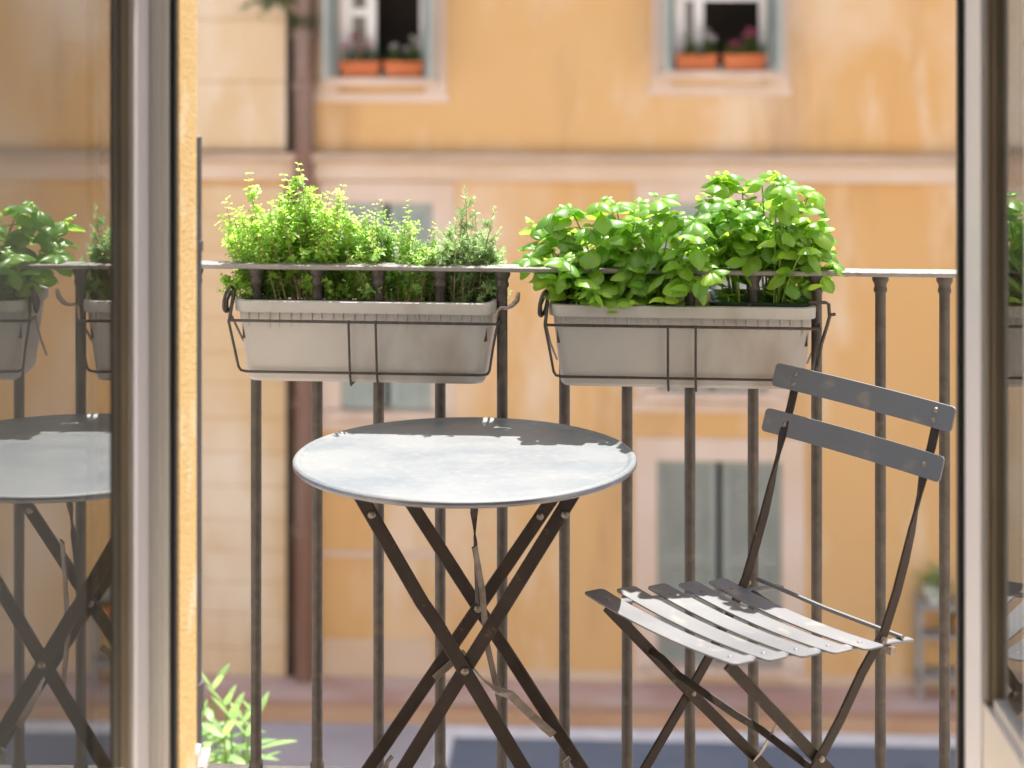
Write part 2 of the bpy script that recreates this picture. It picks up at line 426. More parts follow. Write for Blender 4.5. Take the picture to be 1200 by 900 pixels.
# terracotta window boxes with flowers
def flower_box(x0, x1, zs, lab, flab, petal):
    w = x1 - x0; loc = world_f((x0 + x1) / 2, .02, zs)
    t = thing('window_box', lab, 'planter', loc, FROT, 'terracotta boxes on the window sills')
    b = MB(); hb = .135; a, c = w / 2 - .015, w / 2; th = .012
    vs = []
    for (hw, hd, z) in ((a - .012, .06, 0), (c - .006, .072, hb - .025), (c, .08, hb - .025), (c, .08, hb), (c - th, .08 - th, hb), (a - th, .06, hb - .03)):
        vs += [(-hw, -hd, z), (hw, -hd, z), (hw, hd, z), (-hw, hd, z)]
    fs = [(0, 3, 2, 1)]
    for i in range(5):
        for k in range(4): fs.append((i * 4 + k, i * 4 + (k + 1) % 4, i * 4 + 4 + (k + 1) % 4, i * 4 + 4 + k))
    b.add(vs, fs); b.build('box', M['terracotta'], t)
    so = MB(); so.box(-c + .02, c - .02, -.062, .062, hb - .045, hb - .03); so.build('soil', M['soil'], t)
    p = thing('geranium', flab, 'plant', (loc.x, loc.y, zs + hb - .03), FROT, 'geraniums in the window boxes')
    lf = Leaves(); fl = Leaves(); st = MB()
    for k in range(26):
        bx = random.uniform(-c + .03, c - .03); h = random.uniform(.03, .16)
        tip = V((bx + random.uniform(-.03, .03), random.uniform(-.07, .05), h))
        st.tube([(bx, random.uniform(-.03, .03), 0), tip], .003, 5)
        for q in range(4):
            az = random.uniform(0, 6.28); lf.blade(tip - V((0, 0, random.uniform(0, .04))), rdir(az, .2), (0, 0, 1), .055, .055, nu=3, nv=2)
    for k in range(7):
        bx = random.uniform(-c + .04, c - .04); tip = V((bx, random.uniform(-.07, 0), random.uniform(.1, .24)))
        st.tube([(bx, 0, 0), tip], .003, 5)
        for q in range(14):
            dd = rdir(random.uniform(0, 6.28), random.uniform(-.4, 1.4)); fl.blade(tip + dd * .012, dd, (0, 0, 1), .035, .03, nu=3, nv=2)
    st.build('stem', M['stem_green'], p); lf.build('foliage', M['geranium'], p); fl.build('blossom', M[petal], p)
for (pa, pb, py, lab, flab, pt) in (
    (398, 446, 89.5, 'terracotta box in the upper window nearer the downpipe, under its white sash', 'pink flowered geranium below the white sash of the upper window nearer the downpipe', 'petal_pink'),
    (450, 497, 89.5, 'terracotta box in the upper window nearer the downpipe, under its dark open half', 'pale flowered geranium before the dark open half of the window nearer the downpipe', 'petal_white'),
    (791, 841, 81.5, 'terracotta box in the upper window far from the downpipe, left one of its pair', 'white flowered geranium in the left box of the upper window far from the downpipe', 'petal_white'),
    (847, 898, 81.5, 'terracotta box in the upper window far from the downpipe, right one of its pair', 'magenta flowered geranium in the right box of the upper window far from the downpipe', 'petal_pink')):
    flower_box(fx(pa), fx(pb), fz(py, (pa + pb) / 2), lab, flab, pt)

# shaggy plant rooted on the downpipe collar
pp = world_f(pipe_x, -.2, fz(32))
t = thing('wall_plant', 'shaggy grey green plant growing out of the wall at the brown downpipe', 'plant', pp)
lf = Leaves(); st = MB()
for k in range(70):
    o = V((random.uniform(-.1, .1), random.uniform(-.02, .02), random.uniform(0, .12)))
    lf.blade(o, rdir(random.uniform(0, 6.28), random.uniform(-.6, .9)), (0, 0, 1), random.uniform(.06, .12), .035, nu=3, nv=2)
lf.build('foliage', M['geranium'], t); lf = Leaves()
for k in range(9):
    ex = random.uniform(.15, .62); ez = random.uniform(-.02, .28)
    pts = [V((0, 0, .06)) + V((-ex * u, -.12 * u, .26 * math.sin(u * 2.2) * (1 - .3 * u) + ez * u * u - .1 * u ** 3)) for u in (0, .25, .5, .75, 1)]
    st.tube(pts, .004, 5)
    for q in range(16):
        u = random.uniform(.25, 1); i = min(3, int(u * 4)); a = pts[i].lerp(pts[i + 1], u * 4 - i)
        lf.blade(a, rdir(random.uniform(0, 6.28), random.uniform(-1.1, .3)), (0, 0, 1), random.uniform(.05, .09), .03, nu=3, nv=2)
st.build('stem', M['stem_wood'], t); lf.build('spray', M['grey_leaf'], t)

# plant stand on the pavement
sx = fx(1098); sp = world_f(sx + .06, -.22, GZ)
t = thing('plant_stand', 'grey metal plant stand on the pavement against the ochre wall', 'stand', sp, FROT)
W2, D2 = .25, .12
for (a, b) in ((-1, -1), (1, -1), (1, 1), (-1, 1)):
    l = MB(); l.box(a * W2 - .018, a * W2 + .018, b * D2 - .018, b * D2 + .018, 0, .86); l.build('leg', M['stand'], t)
for z in (.18, .52, .78):
    s = MB(); s.box(-W2 - .018, W2 + .018, -D2 - .018, D2 + .018, z, z + .03) if z != .52 else s.box(-W2 + .019, W2 - .019, -D2 + .019, D2 - .019, z, z + .03); s.build('shelf', M['stand'], t)
for (ox, oz, lab, h) in ((-.12, .811, 'bushy green pot plant on the top of the grey metal stand', .16), (.13, .551, 'smaller dark green pot plant on the middle of the grey metal stand', .12)):
    wp = world_f(sx + .06 + ox, -.22, GZ + oz)
    pt = thing('pot_plant', lab, 'plant', wp)
    b = MB(); b.lathe([(.06, 0), (.085, .11), (.092, .11), (.092, .135), (.08, .135), (.07, .10)], (0, 0, 0), 20); b.build('pot', M['white_wood'] if oz > .6 else M['terracotta'], pt, smooth=True)
    lf = Leaves()
    for k in range(120):
        d = rdir(random.uniform(0, 6.28), random.uniform(-.5, 1.4)); lf.blade(V((0, 0, .13)) + d * random.uniform(.01, h), d, (0, 0, 1), .07, .035, nu=3, nv=2)
    lf.build('foliage', M['oleander'], pt)

# ------------------------------------------------------------------ street
mb = MB(); mb.box(-90, 90, -60, 60, RZ - .3, RZ); o = mb.build('street', M['road']); o.location = (0, FY - 10, 0); o.rotation_euler = (0, 0, FROT); tag(o, kind='structure')
def ground(name, m, x0, x1, y0, y1, z0, z1):
    mb = MB(); mb.box(x0, x1, y0, y1, z0, z1); o = mb.build(name, m); o.location = (0, FY, 0); o.rotation_euler = (0, 0, FROT); return tag(o, kind='structure')
ground('pavement', M['paving'], -16, 17, -.62, -.034, RZ - .1, GZ)
ground('kerb', M['kerb'], -16, 17, -.80, -.622, RZ - .1, GZ + .006)
bx0 = fx(544)
ground('parking_bay', M['bay'], bx0, 14, -3.2, -1.06, RZ - .05, RZ + .006)
ground('bay_line', M['road_paint'], bx0 - .11, 14, -1.055, -.82, RZ - .05, RZ + .010)
ground('bay_line', M['road_paint'], bx0 - .11, bx0 - .004, -3.2, -1.06, RZ - .05, RZ + .008)

# ------------------------------------------------------------------ our own house: room, wall, door
JL, JR = -.444, .628                         # door opening
house = thing('house', 'yellow rough stucco house wall framing the open balcony door', 'house')
mb = MB()
y0, y1 = 2.722, 2.868
mb.box(-14, JL, y0, y1, -5, 8); mb.box(JR, 14, y0, y1, -5, 8)
mb.box(JL, JR, y0, y1, 2.28, 8); mb.box(JL, JR, y0, y1, -5, -.2)
mb.build('outer_wall', M['wall_pale'], house)
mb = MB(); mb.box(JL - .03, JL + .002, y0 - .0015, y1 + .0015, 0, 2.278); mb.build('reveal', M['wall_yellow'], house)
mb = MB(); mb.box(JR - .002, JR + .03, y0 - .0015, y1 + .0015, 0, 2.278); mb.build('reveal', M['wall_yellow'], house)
mb = MB()
mb.box(-1.9, -1.8, -2.6, 2.70, -.02, 2.8); mb.box(2.1, 2.2, -2.6, 2.70, -.02, 2.8)
mb.box(-1.8, JL - .12, 2.70, 2.718, -.02, 2.8); mb.box(JR + .12, 2.1, 2.70, 2.718, -.02, 2.8); mb.box(JL - .12, JR + .12, 2.70, 2.718, 2.36, 2.8)
# back wall with a window opening that lets daylight into the room
mb.box(-1.8, -1.2, -2.6, -2.5, -.02, 2.8); mb.box(1.5, 2.1, -2.6, -2.5, -.02, 2.8); mb.box(-1.2, 1.5, -2.6, -2.5, -.02, .5); mb.box(-1.2, 1.5, -2.6, -2.5, 2.4, 2.8)
mb.build('room_wall', M['room_wall'], house)
mb = MB(); mb.box(-1.9, 2.2, -2.6, 2.70, 2.802, 3.0); o = mb.build('ceiling', M['room_wall']); tag(o, kind='structure')
mb = MB(); mb.box(-1.9, 2.2, -2.6, 2.70, -.2, -.022); o = mb.build('floor', M['room_floor']); tag(o, kind='structure')

fr = thing('door_frame', 'beige fixed frame of the balcony door with black rubber seals', 'door frame')
mb = MB()
mb.box(-.53, -.4715, 2.668, 2.72, -.02, 2.36); mb.box(-.4710, -.4600, 2.664, 2.72, -.02, 2.30); mb.box(-.4595, -.4568, 2.660, 2.72, -.02, 2.30)
mb.box(-.4563, -.4475, 2.667, 2.72, -.02, 2.30)
mb.build('jamb', M['alu_beige'], fr)
mb = MB(); mb.box(.5895, .593, 2.685, 2.72, -.02, 2.30); mb.box(.593, .69, 2.70, 2.72, -.02, 2.36); mb.build('jamb', M['bead'], fr)
mb = MB(); mb.box(-.529, .689, 2.669, 2.7205, 2.305, 2.38); mb.build('lintel', M['alu_beige'], fr)
mb = MB(); mb.box(-.4470, -.4393, 2.676, 2.688, 0, 2.30); mb.build('seal', M['rubber'], fr)
mb = MB(); mb.box(.5840, .5890, 2.680, 2.687, 0, 2.30); mb.build('seal', M['rubber'], fr)
mb = MB(); mb.box(-.5, .66, 2.66, 2.95, -.2, -.002); mb.build('threshold', M['sill_stone'], fr)

def leaf(name, label, sgn, H, a, L, bead, zmid, zlow):
    """door leaf swung into the room; local -Y runs along the leaf from the hinge, local +X*sgn looks out of the leaf"""
    t = thing(name, label, 'door', (H[0], H[1], 0), a)
    def B(mb, x0, x1, y0, y1, z0, z1):
        xa, xb = sorted((x0 * sgn, x1 * sgn)); mb.box(xa, xb, y0, y1, z0, z1)
    S = .09; am = M['alu'] if sgn > 0 else M['alu_lit']
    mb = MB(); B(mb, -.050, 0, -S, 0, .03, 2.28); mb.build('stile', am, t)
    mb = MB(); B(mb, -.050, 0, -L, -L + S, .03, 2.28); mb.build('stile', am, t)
    mb = MB(); B(mb, -.050, -.001, -L + S, -S, 2.18, 2.28); mb.build('top_rail', M['alu'], t)
    mb = MB(); B(mb, -.050, -.002, -L + S, -S, .03, .14); mb.build('bottom_rail', M['alu'], t)
    mb = MB(); B(mb, -.050, -.003, -L + S, -S, zmid - .09, zmid); mb.build('middle_rail', M['alu_beige'], t)
    g0 = -bead
    mb = MB()                                            # glazing beads, stepped
    for (a0, a1, z0, z1) in ((-S - .012, -S, zmid, 2.18), ):
        B(mb, g0 * .38, -.046, a0, a1, z0, z1); B(mb, g0 * .75, -.044, a0 - .010, a0, z0, z1); B(mb, g0 - .001, -.042, a0 - .016, a0 - .010, z0, z1)
    B(mb, g0 * .38, -.046, -L + S, -L + S + .012, zmid, 2.18)
    mb.build('bead', M['bead'], t)
    mb = MB(); B(mb, g0 * .6, -.046, -L + S + .012, -S - .028, zmid, zmid + .014); mb.build('bead', M['alu_beige'], t)
    for k in (0, ):
        mb = MB(); B(mb, g0 - .004 - .014 * k, g0 - .014 * k, -L + S, -S - .014, zmid + .001, 2.18); mb.build('pane', M['glass'], t)
    if zlow:
        mb = MB(); B(mb, -.042, -.018, -L + S, -S, .14, zmid - .09); mb.build('panel', M['alu_beige'], t)
        mb = MB()
        for k in range(4): B(mb, -.018, -.012, -S - .03 - .07 * k - .04, -S - .03 - .07 * k, .16, zmid - .11)
        mb.build('panel_moulding', M['alu_beige'], t)
    for hz in (.3, 1.9):
        mb = MB(); mb.tube([(0.006 * sgn, .004, hz), (0.006 * sgn, .004, hz + .1)], .006, 10); mb.build('hinge', M['alu'], t, smooth=True)
    return t
leaf('door_leaf', 'large glazed balcony door leaf mirroring the table and railing, swung in at the left', 1, (-.4705, 2.662), R(-2.5), .86, .0125, .572, True)
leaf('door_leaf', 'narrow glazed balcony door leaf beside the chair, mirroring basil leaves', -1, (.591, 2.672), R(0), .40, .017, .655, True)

# drainpipe at the outer corner of the reveal
t = thing('drainpipe', 'grey drainpipe with white upper length beside the yellow door reveal', 'drainpipe', (-.4715, 2.925, 0))
mb = MB(); mb.tube([(0, 0, -4.8), (0, 0, 1.338)], .0285, 20); mb.build('lower_pipe', M['gpipe'], t, smooth=True)
mb = MB(); mb.tube([(-.002, 0, 1.337), (-.002, 0, 7.5)], .0235, 20); mb.build('upper_pipe', M['wpipe'], t, smooth=True)
for (za, zb, rr_) in ((1.175, 1.19, .0305), (.52, .56, .0315)):
    mb = MB(); mb.tube([(0, 0, za), (0, 0, zb)], rr_, 20); mb.build('collar', M['gpipe'], t, smooth=True)
mb = MB(); mb.box(-.02, .030, -.056, -.02, .40, .478); mb.box(.0, .036, -.032, .032, .438, .452); mb.build('bracket', M['wpipe'], t)

# ------------------------------------------------------------------ balcony
mb = MB(); mb.add([(-1.9, 2.870, -.16), (2.4, 2.870, -.16), (2.4, 3.80, -.16), (-1.9, 4.145, -.16), (-1.9, 2.870, 0), (2.4, 2.870, 0), (2.4, 3.80, 0), (-1.9, 4.145, 0)],
                  [(0, 3, 2, 1), (4, 5, 6, 7), (0, 1, 5, 4), (1, 2, 6, 5), (2, 3, 7, 6), (3, 0, 4, 7)])
o = mb.build('balcony_floor', M['tile']); tag(o, kind='structure')

RA = -math.atan(.08); RD = V((math.cos(RA), math.sin(RA), 0)); RN = V((-math.sin(RA), math.cos(RA), 0))
def rail_pt(x, off=0.0, z=0.0):              # a point of the railing line at world x, moved outwards by off
    p = V((x, 3.93 - .08 * x, z)); return p + RN * off
t = thing('balcony_railing', 'old wrought iron balcony railing with round bars and flat handrail', 'railing')
xl, xr = -1.78, 1.88
def slanted(mb, x0, x1, hw, z0, z1):
    a, b = rail_pt(x0), rail_pt(x1); n = RN * hw
    c = .0018
    prof = [(-1, z0 + c), (-1 + c / hw, z0), (1 - c / hw, z0), (1, z0 + c), (1, z1 - c), (1 - c / hw, z1), (-1 + c / hw, z1), (-1, z1 - c)]
    vs = []
    m = 40
    rnd = random.Random(3)
    for i in range(m + 1):
        p = a.lerp(b, i / m); j = rnd.uniform(-.0006, .0006)
        for (u, z) in prof: vs.append(p + n * u + V((0, 0, z + (j if z > .5 else 0))))
    fs = []
    for i in range(m):
        for k in range(8): fs.append((i * 8 + k, i * 8 + (k + 1) % 8, i * 8 + 8 + (k + 1) % 8, i * 8 + 8 + k))
    fs += [tuple(range(8))[::-1], tuple(m * 8 + k for k in range(8))]
    mb.add(vs, fs)
mb = MB(); slanted(mb, xl, xr, .021, .990, .9995); mb.build('handrail', M['rail_top'], t)
mb = MB(); slanted(mb, xl, xr, .014, .006, .022); mb.build('bottom_bar', M['iron'], t)
for (xx, yy) in ((xl, rail_pt(xl).y), (xr, rail_pt(xr).y)):       # returns to the house wall
    mb = MB(); mb.box(xx - .02, xx + .02, 2.87, yy - .02, .990, .9995); mb.build('handrail', M['rail_top'], t)
    mb = MB(); mb.box(xx - .012, xx + .012, 2.87, yy - .015, .006, .022); mb.build('bottom_bar', M['iron'], t)
bprof = [(.0135, .022), (.0135, .034), (.0108, .038), (.0102, .30), (.0106, .60), (.0102, .94), (.0103, .957), (.0128, .961), (.0128, .966), (.0112, .970), (.0125, .976), (.0155, .981), (.0158, .9895)]
def baluster(p):
    mb = MB(); mb.lathe(bprof, (p.x, p.y, 0), 14); return mb.build('baluster', M['iron'], t, smooth=True)
bx = -.496
step = .1193
for k in range(-10, 20): baluster(rail_pt(bx + step * k))
for k in range(1, 8):
    baluster(V((xl, rail_pt(xl).y - .125 * k, 0)))

# ------------------------------------------------------------------ planters
def planter(cx, label):
    """trough hanging across the railing line; local x along the railing, local y outward, z from its bottom"""
    p = rail_pt(cx); t = thing('planter_box', label, 'planter', (p.x, p.y, .7765), RA, 'trough planters hung on the railing')
    fy, by = -.048, .148; H = .158
    def ring(hw, f, b, z, r=.022, n=5):
        out = []
        for (sx_, sy_, a0) in ((1, 1, 0), (-1, 1, 90), (-1, -1, 180), (1, -1, 270)):
            cxx = (hw - r) * sx_; cyy = (b - r) if sy_ > 0 else (f + r)
            for k in range(n + 1):
                a = R(a0 + 90 * k / n); out.append((cxx + r * math.cos(a), cyy + r * math.sin(a), z))
        return out
    rings = [ring(.226, fy + .026, by - .026, .0), ring(.230, fy + .021, by - .021, .006), ring(.244, fy + .006, by - .006, H - .022), ring(.2515, fy, by, H - .022, .028),
             ring(.2525, fy - .001, by + .001, H - .006, .028), ring(.2515, fy, by, H - .001, .028), ring(.2495, fy + .003, by - .003, H, .026), ring(.243, fy + .009, by - .009, H, .024), ring(.240, fy + .012, by - .012, H - .01, .022),
             ring(.228, fy + .026, by - .026, .012)]
    mb = MB(); n = len(rings[0]); vs = [q for r_ in rings for q in r_]; fs = [tuple(range(n))[::-1], tuple((len(rings) - 1) * n + k for k in range(n))]
    for i in range(len(rings) - 1):
        for k in range(n): fs.append((i * n + k, i * n + (k + 1) % n, i * n + n + (k + 1) % n, i * n + n + k))
    mb.add(vs, fs); mb.build('trough', M['plastic'], t, smooth=True, angle=30)
    rb = MB(); z0 = H - .052                                  # fine ribs below the rim
    for k in range(-11, 12):
        x = k * .0205 + (.002 if k % 2 else 0)
        hh = random.uniform(.018, .030)
        yf = lambda z: fy + .021 - .015 * (z - .006) / (H - .028)
        za, zb2 = H - .024 - hh, H - .0225
        rb.add([(x - .0014, yf(za) - .0006, za), (x + .0014, yf(za) - .0006, za), (x + .0016, yf(zb2) - .0035, zb2), (x - .0016, yf(zb2) - .0035, zb2),
                (x - .0012, yf(za) + .004, za), (x + .0012, yf(za) + .004, za), (x + .0016, yf(zb2) + .003, zb2), (x - .0016, yf(zb2) + .003, zb2)],
               [(0, 1, 2, 3), (0, 3, 7, 4), (1, 5, 6, 2), (4, 7, 6, 5), (0, 4, 5, 1)])
    rb.build('rib', M['plastic'], t)
    so = MB(); so.box(-.236, .236, fy + .017, by - .017, H - .075, H - .040); so.build('soil', M['soil'], t)
    return t
PCX, PRX = -.2805, .3235
planter(PCX, 'taupe plastic trough of oregano, marjoram and rosemary hung on the railing')
planter(PRX, 'taupe plastic trough with two bushy basil plants hung on the railing')

def holder(cx, label, right):
    p = rail_pt(cx); t = thing('wire_holder', label, 'bracket', (p.x, p.y, .7765), RA, 'wire cradles of the planters')
    wr = .0026
    def W(name, pts, r=wr, closed=False):
        mb = MB(); mb.tube(pts, r, 8, closed=closed); return mb.build(name, M['wire'], t, smooth=True)
    yf = -.056; zt, zb = .121, .020; xe = .258
    W('front_wire', [(-xe, yf, zt), (xe, yf, zt)], .0028)
    def side(s):
        pts = [(s * (xe - .018) * .93, yf + .020, zb), (s * (xe - .028), yf + .019, zb + .0005), (s * (xe - .020), yf + .017, zb + .003), (s * (xe - .016), yf + .015, zb + .010), (s * (xe - .009), yf + .006, zt * .6), (s * xe, yf - .001, zt)]
        return pts
    mb = MB(); mb.tube([(-(xe - .03), yf + .019, zb), (xe - .03, yf + .019, zb)], wr, 8)
    for s in (-1, 1): mb.tube(side(s), wr, 8)
    mb.build('cradle_wire', M['wire'], t, smooth=True)
    W('bottom_wire', [(-.20, .045, -.004), (.19, .045, -.004)], .0022)
    for x in (-.026, .026):
        W('upright_wire', [(x, yf - .003, zt + .004), (x, yf - .003, zt), (x, yf + .014, zb), (x + .001, yf + .020, -.003), (x + .001, .0, -.0045), (x, .048, -.0045), (x, .13, -.004)], .0024)
    for s in (-1, 1):                                        # second strand from the hook down to the back
        W('side_wire', [(s * xe, yf, zt), (s * (xe + .002), -.02, zt + .002), (s * (xe - .004), .05, zt * .55), (s * (xe - .012), .13, zb)], .0024)
    W('bottom_wire', [(-.228, .13, zb - .004), (.228, .13, zb - .004)], .0022)
    # loop at the left end
    lp = MB(); c = V((-xe - .004, -.035, .158))
    lp.tube([c + V((.006 * math.cos(a) + .004 * math.sin(a), .016 * math.cos(a), .024 * math.sin(a))) for a in [k * math.pi / 8 for k in range(16)]], .0032, 8, closed=True)
    c2 = V((-xe + .003, -.03, .150))
    lp.tube([c2 + V((-.012, .0, -.014)), c2 + V((-.013, .004, .004)), c2 + V((-.006, .006, .020)), c2 + V((-.001, .004, .024)), c2 + V((.001, -.006, .012)), c2 + V((-.002, -.022, -.028))], .0034, 8)
    lp.build('hook', M['wire'], t, smooth=True)
    hk = MB()
    if not right:
        hk.tube([(xe - .004, -.05, zt + .002), (xe + .0, -.045, zt + .024), (xe + .006, -.046, zt + .030), (xe + .018, -.046, zt + .029), (xe + .028, -.046, zt + .034), (xe + .037, -.046, zt + .045), (xe + .040, -.046, zt + .060)], [.0028, .003, .0034, .0038, .0046, .0050, .0030], 8)
        hk.build('hook', M['bolt'], t, smooth=True)
    else:
        hk.tube([(xe - .02, -.03, .166), (xe + .012, -.03, .166), (xe + .0175, -.03, .163), (xe + .019, -.032, .14), (xe + .014, -.04, zt + .004), (xe + .002, -.052, zt - .03), (xe - .004, -.05, zb + .03)], .0034, 8)
        hk.tube([(xe + .016, -.034, zt + .022), (xe + .030, -.034, zt + .024)], .0032, 8)
        hk.build('hook', M['wire'], t, smooth=True)
    mb = MB()
    for x in (-.20, .19): mb = MB(); mb.tube([(x - .006, .045, -.004), (x + .006, .045, -.004)], .0042, 8); mb.build('clip', M['wire'], t, smooth=True)
holder(PCX, 'black wire cradle holding the trough of mixed herbs', False)
holder(PRX, 'black wire cradle holding the trough of basil', True)

def nursery_pot(cx, hw, label, off=.05, hd=.078, top=.9325):
    p = rail_pt(cx, off)
    t = thing('nursery_pot', label, 'pot', (p.x, p.y, 0), RA, 'dark green pots inside the troughs')
    mb = MB(); vs = []
    def rr(w, d, z, r=.028, n=5):
        out = []
        for (sx_, sy_, a0) in ((1, 1, 0), (-1, 1, 90), (-1, -1, 180), (1, -1, 270)):
            for k in range(n + 1):
                a = R(a0 + 90 * k / n); out.append(((w - r) * sx_ + r * math.cos(a), (d - r) * sy_ + r * math.sin(a), z))
        return out
    rings = [rr(hw - .015, hd - .015, top - .10), rr(hw - .004, hd - .004, top - .012), rr(hw, hd, top - .012), rr(hw + .001, hd + .001, top), rr(hw - .003, hd - .003, top + .002), rr(hw - .006, hd - .006, top - .004), rr(hw - .012, hd - .012, top - .022)]
    n = len(rings[0]); vs = [q for r_ in rings for q in r_]; fs = [tuple(range(n))[::-1]]
    for i in range(len(rings) - 1):
        for k in range(n): fs.append((i * n + k, i * n + (k + 1) % n, i * n + n + (k + 1) % n, i * n + n + k))
    mb.add(vs, fs); mb.build('shell', M['pot_green'], t, smooth=True, angle=35)
    so = MB(); so.box(-hw + .012, hw - .012, -hd + .012, hd - .012, top - .028, top - .019); so.build('soil', M['soil'], t)
    return t
nursery_pot(-.400, .118, 'dark green plastic pot of the oregano inside the herb trough')
nursery_pot(.4725, .098, 'dark green plastic pot of the tall basil next to the trough end', top=.938)
nursery_pot(.205, .105, 'dark green plastic pot sunk under the low spreading basil', top=.928)

# ------------------------------------------------------------------ herbs
def curve(a, b, c, n):
    return [a * (1 - u) ** 2 + b * (2 * u * (1 - u)) + c * u * u for u in [i / n for i in range(n + 1)]]

def at(px, py, off=0.0):                      # point on the plane 'off' metres outside the railing seen in that direction
    P = (px - 600) / F
    y = (3.93 + off) / (1 + .08 * P); return V((P * y, y, EYE - (py + 55) / F * y))

def basil(label, base, tips, spread, seed, low=0, size=1.0, nodes=(.40, .58, .74, .88)):
    """base (point, half width, half depth), tips = list of (px, py) crown outline samples"""
    rnd = random.Random(seed)
    c, hw, hd = base
    t = thing('basil_plant', label, 'plant', (c.x, c.y, c.z), 0, 'basil plants on the railing')
    st = MB(); lf = Leaves()
    more = [(V((q.x + rnd.uniform(-.022, .022), q.y + rnd.uniform(-.05, .05), q.z - rnd.uniform(.012, .035))), z_ * .92) for (q, z_) in tips if rnd.random() < .62]
    for (tip, sz) in tips + more:
        tip = tip - c
        b0 = V((max(-hw, min(hw, tip.x * .45)) + rnd.uniform(-.02, .02), max(-hd, min(hd, tip.y * .5 + rnd.uniform(-.02, .02))), -.02))
        mid = b0.lerp(tip, .5); mid = V((b0.x * .55 + tip.x * .45, b0.y * .55 + tip.y * .45, mid.z + .25 * abs(tip.z)))
        cv = curve(b0, mid, tip, 12)
        st.tube(cv, [.0024 - .0011 * i / 12 for i in range(13)], 6)
        az0 = rnd.uniform(0, 6.28)
        for ni, u in enumerate(nodes):
            if rnd.random() < .08: continue
            i = int(u * 12); p = cv[i]; az = az0 + ni * 1.57 + rnd.uniform(-.35, .35)
            for s in (0, 1):
                a = az + s * math.pi + rnd.uniform(-.25, .25)
                el = R(rnd.uniform(-40, 26)); L = size * sz * rnd.uniform(.038, .062) * (1.0 if u < .8 else .85)
                if c.z + p.z + math.sin(el) * (L + .01) - .3 * L < .945: el = R(rnd.uniform(0, 25)); L *= .7
                d = rdir(a, el); pet = rnd.uniform(.008, .018)
                q = p + d * pet
                if c.z + q.z < .95 and abs(q.y) > hd + .03: continue
                st.tube([p, q], .0010, 5)
                lf.blade(q, d, V((rnd.uniform(-.25, .25), rnd.uniform(-.25, .25), 1)), L, L * rnd.uniform(.68, .86), cup=rnd.uniform(.5, .95), droop=rnd.uniform(.2, .7), nu=8, nv=6, tip=.82, wave=.06)
                if rnd.random() < .45 and u > .5:             # side shoot: two small leaves
                    for s2 in (-.7, .7): lf.blade(p, rdir(a + s2, R(30)), (0, 0, 1), L * .42, L * .28, cup=.5, droop=.2, nu=5, nv=4)
        for k in range(6):                                    # growing tip
            a = az0 + k * 1.05; L = size * sz * (rnd.uniform(.032, .046) if k < 4 else .022)
            d = rdir(a + rnd.uniform(-.3, .3), R(rnd.uniform(-24, 24) if k < 4 else 45))
            lf.blade(tip + d * .004, d, (0, 0, 1), L, L * .84, cup=.9, droop=rnd.uniform(.25, .6), nu=8, nv=6, tip=.78)
    for k in range(low):                                      # low young growth at the soil
        p = V((rnd.uniform(-hw, hw), rnd.uniform(-hd, hd), -.02)); q = p + V((rnd.uniform(-.015, .015), rnd.uniform(-.02, .01), rnd.uniform(.015, .055)))
        st.tube([p, q], .0012, 5)
        for s in (0, 1, 2):
            L = rnd.uniform(.013, .028); lf.blade(q, rdir(rnd.uniform(0, 6.28), R(rnd.uniform(0, 35))), (0, 0, 1), L, L * .75, cup=.4, droop=.2, nu=4, nv=4)
    st.build('stem', M['stem_green'], t, smooth=True, angle=0); lf.build('foliage', M['basil'], t)

rnd = random.Random(11)
tips = []
for (px, py) in ((628, 262), (648, 250), (672, 246), (700, 240), (726, 238), (752, 236), (772, 231), (795, 252), (818, 262), (640, 282), (662, 275), (690, 268), (715, 262), (742, 260), (768, 262), (800, 285), (822, 292),
                 (625, 300), (655, 305), (685, 298), (712, 300), (745, 295), (775, 300), (812, 310)):
    tips.append((at(px + rnd.uniform(-5, 5), py + rnd.uniform(-4, 4), rnd.uniform(-.06, .13)), 1.0))
for (px, py) in ((668, 318), (700, 320), (735, 318), (765, 320), (690, 328), (724, 330), (752, 328), (650, 322), (790, 322)):
    tips.append((at(px, py, rnd.uniform(-.03, .03)), .85))
basil('low spreading basil plant covering the left half of its trough', (rail_pt(.205, .05, .912), .085, .06), tips, .1, 5, low=30, size=1.04, nodes=(.32, .50, .66, .80, .93))
tips = []
for (px, py) in ((836, 212), (850, 206), (868, 222), (895, 214), (912, 206), (930, 212), (950, 226), (822, 236), (845, 240), (868, 248), (892, 240), (915, 238), (940, 246), (962, 258), (832, 262), (858, 268), (885, 264), (912, 262), (938, 268), (966, 282), (972, 296), (828, 286), (950, 292)):
    tips.append((at(px + rnd.uniform(-4, 4), py + rnd.uniform(-3, 3), rnd.uniform(-.03, .13)), .95))
basil('tall basil plant with bare stems in the dark pot at the trough end', (rail_pt(.4725, .05, .920), .075, .055), tips, .1, 9, low=120, size=.98, nodes=(.52, .66, .80, .93))

